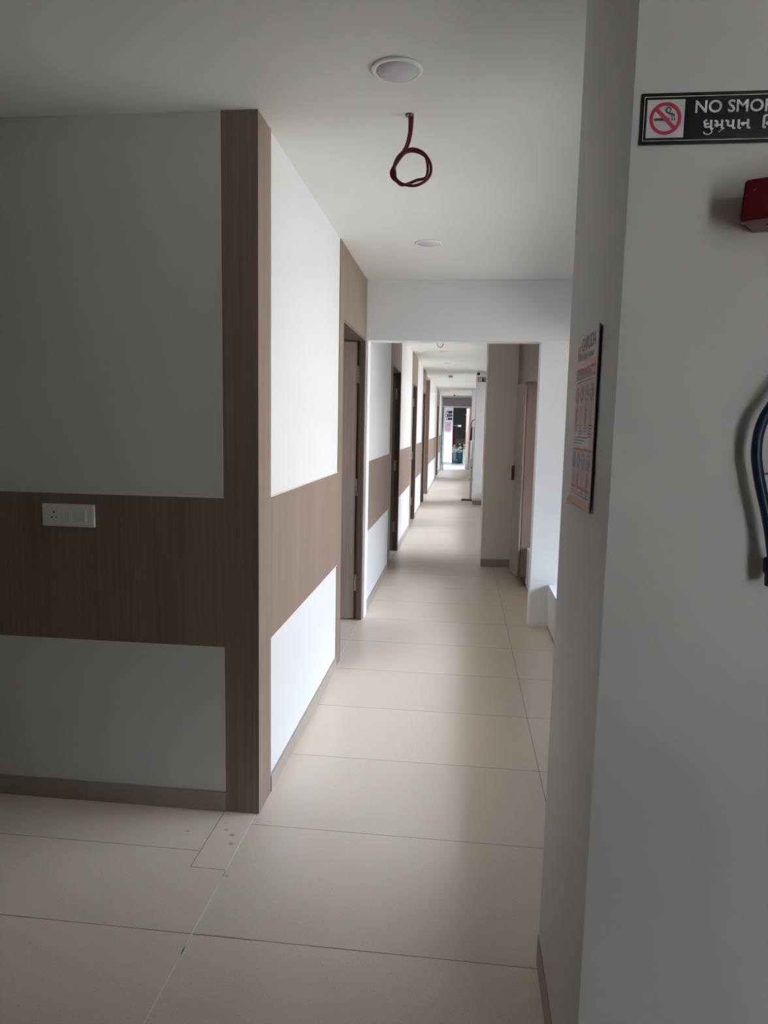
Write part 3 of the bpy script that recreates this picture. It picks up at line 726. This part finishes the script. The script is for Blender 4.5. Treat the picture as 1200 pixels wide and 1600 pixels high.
# ------------------------------------------------------------------ cupboards by the wide column
r = thing('tall_cupboard', 'tall brown wood-grain cupboard with door ajar in front of wide column', 'cupboard', (.8, 7.2, 0))
CX, CY = .606, 6.83
bm = bmesh.new(); box(bm, CX, XW-.006, CY, CY+.018, .10, 1.975); box(bm, CX, XW-.006, 7.775-.018, 7.775, .10, 1.975)
box(bm, CX, XW-.006, CY+.018, 7.757, .10, .118); box(bm, CX, XW-.006, CY+.018, 7.757, 1.957, 1.975); box(bm, XW-.024, XW-.006, CY+.018, 7.757, .118, 1.957)
box(bm, CX+.01, XW-.02, 7.10, 7.118, .118, 1.957)
for z in (.55, 1.0, 1.45): box(bm, CX+.02, XW-.02, CY+.018, 7.10, z, z+.018)
link('carcass', bm, M['wood'], r)
link('shadow_plinth', B(CX+.06, XW-.006, CY+.05, 7.76, 0, .10), M['black'], r)  # recessed base, black in place of the shadow under the cupboard
link('door', B(CX-.018, CX-.001, 7.12, 7.77, .105, 1.97), M['wood'], r)
d = Vector((.525-.584, 7.09-6.828, 0)); L = d.length; d.normalize(); nn = Vector((d.y, -d.x, 0))
bm = bmesh.new(); box(bm, 0, L, -.001, .018, .10, 1.972)
mt = Matrix(((d.x, nn.x, 0, .583), (d.y, nn.y, 0, 6.828), (0, 0, 1, 0), (0, 0, 0, 1))); bm.transform(mt)
leaf = link('door', bm, M['wood'], r)
bm = bmesh.new(); box(bm, L-.035, L-.02, -.026, -.001, 1.035, 1.178); bm.transform(mt); link('handle', bm, M['black'], leaf)
bm = bmesh.new(); box(bm, L-.03, L-.02, -.028, -.001, .958, .968); box(bm, L-.034, L-.016, -.004, 0, .944, .972); bm.transform(mt); link('lock', bm, M['steel'], leaf)
r = thing('overhead_cupboard', 'brown wood-grain overhead cupboard up to the ceiling above tall cupboard', 'cupboard', (.8, 6.4, 1.98))
link('carcass', B(.602, XW-.006, 5.62, 7.775, 1.980, CH-.002), M['wood'], r)
for a, b in ((5.62, 6.16), (6.163, 6.70), (6.703, 7.24), (7.243, 7.775)):
    link('door', B(.584, .6015, a, b, 1.980, CH-.003), M['wood'], r)

# ------------------------------------------------------------------ things on and by the white column
t = thing('security_camera', 'small white security camera with black lens at the ceiling by white column', 'camera', (.27, 14.0, CH))
bm = bmesh.new(); lathe(bm, (.30, 13.97, CH), [(.05, 0), (.05, -.012), (.02, -.02), (.018, -.045)], n=20); link('mount', bm, M['plastic2'], t)
bm = bmesh.new(); lathe(bm, (.285, 13.93, 2.575), [(.030, .08), (.044, .07), (.046, -.03), (.040, -.045)], n=24, axis='y'); link('camera_body', bm, M['plastic2'], t)
bm = bmesh.new(); lathe(bm, (.285, 13.93, 2.575), [(.030, -.044), (.028, -.060), (.012, -.066)], n=24, axis='y'); link('lens', bm, M['black'], t)
t = thing('extinguisher_horn', 'black discharge horn and curved hose hanging off the white column side', 'fire extinguisher', (.22, 14.45, 1.3))
bm = bmesh.new(); tube(bm, spline([(.255, 14.45, 1.70), (.225, 14.45, 1.695), (.195, 14.45, 1.655), (.183, 14.45, 1.60), (.186, 14.45, 1.55)], 6), .009, n=10); link('hose', bm, M['black'], t)
bm = bmesh.new(); tube(bm, [(.194, 14.45, 1.56), (.190, 14.45, 1.42), (.186, 14.45, 1.285)], .022, n=14, taper=[.7, .9, 1.15]); link('horn', bm, M['black'], t)
bm = bmesh.new(); box(bm, .195, .258, 14.40, 14.50, 1.535, 1.56); box(bm, .240, .258, 14.40, 14.50, 1.30, 1.56); link('wall_clip', bm, M['metal'], t)
t = thing('floor_stand', 'slim grey floor stand with black foot plate beside white column', 'stand', (.22, 14.95, 0))
bm = bmesh.new(); box(bm, .035, .262, 14.86, 15.06, .004, .03, bevel=.006); link('foot_plate', bm, M['black'], t)
bm = bmesh.new(); box(bm, .205, .25, 14.92, 15.0, .03, .84, bevel=.003); link('post', bm, M['metal'], t)
bm = bmesh.new(); vs_ = box(bm, .195, .25, 14.90, 15.02, .68, .96)
for v in vs_:
    if v.co.z > .9 and v.co.x < .2: v.co.z = .86
link('head_housing', bm, M['metal'], t)
bm = bmesh.new(); lathe(bm, (.235, 14.90, .705), [(.016, 0), (.016, -.02), (.010, -.025)], n=16, axis='y'); link('knob', bm, M['black'], t)
bm = bmesh.new(); tube(bm, spline([(.226, 14.96, .93), (.238, 14.96, 1.05), (.242, 14.96, 1.18), (.236, 14.96, 1.25)], 5), .007, n=8); link('supply_tube', bm, M['black'], t)

# ------------------------------------------------------------------ signs and things beyond the end door
for k, (z, mt_, lb) in enumerate(((2.10, 'signblack', 'topmost of the three dark signs on the far white pillar'), (1.965, 'plum', 'middle one of three dark signs on the far white pillar'), (1.83, 'signblack', 'lowest of the three dark signs on the far white pillar'))):
    t = thing('wall_sign', lb, 'sign', (-.55, 29.3, z), 'dark signs on the far pillar')
    x0 = -.70 if k == 1 else -.66
    link('board', B(x0, -.42, 29.288, 29.3, z, z+.10), M[mt_], t)
    bm = bmesh.new(); box(bm, x0+.01, x0+.07, 29.286, 29.288, z+.02, z+.08)
    box(bm, x0+.10, -.45, 29.286, 29.288, z+.045, z+.052); link('white_mark', bm, M['signwhite'], t)
t = thing('wall_poster', 'pink and violet poster below three dark signs on the far pillar', 'poster', (-.57, 29.3, 1.33))
link('sheet', B(-.70, -.46, 29.29, 29.3, 1.33, 1.74), M['pp'], t)
bm = bmesh.new()
for i in range(4):
    for j in range(2): box(bm, -.685+i*.055, -.648+i*.055, 29.287, 29.29, 1.37+j*.18, 1.50+j*.18)
box(bm, -.69, -.47, 29.287, 29.29, 1.71, 1.735); link('printed_blocks', bm, M['ps'], t)

YQ = 30.6
def pot(name, label, x, w, h, mt_, y=YQ):
    t = thing(name, label, 'planter', (x, y, 0))
    bm = bmesh.new(); lathe(bm, (x, y, 0), [(w*.38, 0), (w*.48, h*.6), (w*.5, h*.96), (w*.53, h), (w*.44, h), (w*.42, h-.04)], n=18); link('pot', bm, M[mt_], t)
    return t
def flowers(t, x, y, z, w, n, seed, mt_='leaf'):
    rnd = random.Random(seed); bm = bmesh.new(); b2 = bmesh.new()
    for i in range(n):
        a = rnd.uniform(0, 2*PI); rr = w*math.sqrt(rnd.random()); hh = z+rnd.uniform(.02, .42)*(1.1-rr/w*.6)
        px, py = x+rr*math.cos(a), y+rr*math.sin(a)*.7
        tube(b2, [(x+.2*(px-x), y+.2*(py-y), z-.05), (px, py, hh)], .006, n=5)
        for k in range(5):
            q = a+k*2*PI/5; s = rnd.uniform(.035, .06)
            poly(bm, [(px, py, hh), (px+s*.7*math.cos(q-.5), py+s*.7*math.sin(q-.5), hh+.02), (px+s*math.cos(q), py+s*math.sin(q), hh+.035), (px+s*.7*math.cos(q+.5), py+s*.7*math.sin(q+.5), hh+.02)])
            poly(bm, [(px, py-.004, hh), (px+s*.6*math.cos(q-.4), py-.01, hh+s*.6*math.sin(q-.4)), (px+s*math.cos(q), py-.02, hh+s*math.sin(q)), (px+s*.6*math.cos(q+.4), py-.01, hh+s*.6*math.sin(q+.4))])
    link('flower_heads', bm, M[mt_], t); link('stems', b2, M['green'], t)
t = pot('flower_pot', 'grey pot of white flowers left of the dark teal pot beyond end door', -.30, .22, .42, 'greypot'); flowers(t, -.30, YQ, .40, .10, 26, 3)
t = pot('flower_pot', 'dark teal pot of white flowers in the middle beyond end door', -.07, .21, .46, 'teal', YQ-.12); flowers(t, -.07, YQ-.12, .42, .09, 30, 5)
t = thing('planter_box', 'pale green square planter box beside the teal pot beyond end door', 'planter', (.13, 30.5, 0))
link('box', B(.07, .27, 30.35, 30.6, 0, .60, bevel=.01), M['palepot'], t); flowers(t, .157, 30.47, .55, .06, 12, 8)
t = thing('wooden_chair', 'orange-brown wooden chair behind the flower pots beyond end door', 'chair', (-.05, 31.6, 0))
link('seat', B(-.25, .17, 31.4, 31.8, .62, .66), M['brown'], t); link('backrest', B(-.25, .17, 31.77, 31.8, .80, 1.02), M['brown'], t)
for x in (-.24, .13):
    for y in (31.41, 31.76): link('leg', B(x, x+.035, y, y+.035, 0, 1.02 if y > 31.6 else .62), M['brown'], t)
t = thing('hanging_cloth', 'maroon cloth hanging behind the white pillar beyond end door', 'cloth', (-.36, 30.2, .8))
bm = bmesh.new(); N = 12
g1 = [[bm.verts.new((-.47+.20*i/N, 31.0+.03*math.sin(i*1.9)+dy, z)) for z in (.75, 1.1, 1.45, 1.62-.1*abs(i/N-.5))] for dy in (0, .02) for i in range(N+1)]
for s in (0, N+1):
    for i in range(N):
        for j in range(3): bm.faces.new((g1[s+i][j], g1[s+i+1][j], g1[s+i+1][j+1], g1[s+i][j+1]))
link('cloth', bm, M['maroon'], t); link('rail', B(-.52, -.22, 31.0, 31.02, 1.60, 1.625), M['metal'], t)
t = thing('post_box', 'black box on a thin post right of the chair beyond end door', 'box', (.16, 31.2, 0))
link('box', B(.07, .26, 31.15, 31.35, 1.10, 1.33), M['black'], t); link('post', B(.15, .19, 31.23, 31.27, 0, 1.10), M['black'], t)
t = thing('garden_post', 'pale thin vertical post right of the lamp beyond end door', 'post', (.19, 32, 0))
link('pole', B(.175, .20, 32, 32.03, .0, 2.12), M['palepot'], t); link('cap', B(.11, .22, 31.97, 32.06, 2.08, 2.14), M['palepot'], t)
t = thing('globe_lamp', 'small glowing white lamp in the dark area beyond end door', 'lamp', (-.12, 32.4, 1.55))
bm = bmesh.new(); lathe(bm, (-.12, 32.4, 1.60), [(.05, -.045), (.09, -.02), (.09, .02), (.05, .045)], n=16); link('globe', bm, M['globe'], t)
link('pole', B(-.14, -.10, 32.6, 32.64, 0, 1.70), M['black'], t); link('bracket', B(-.135, -.105, 32.4, 32.6, 1.655, 1.68), M['black'], t)
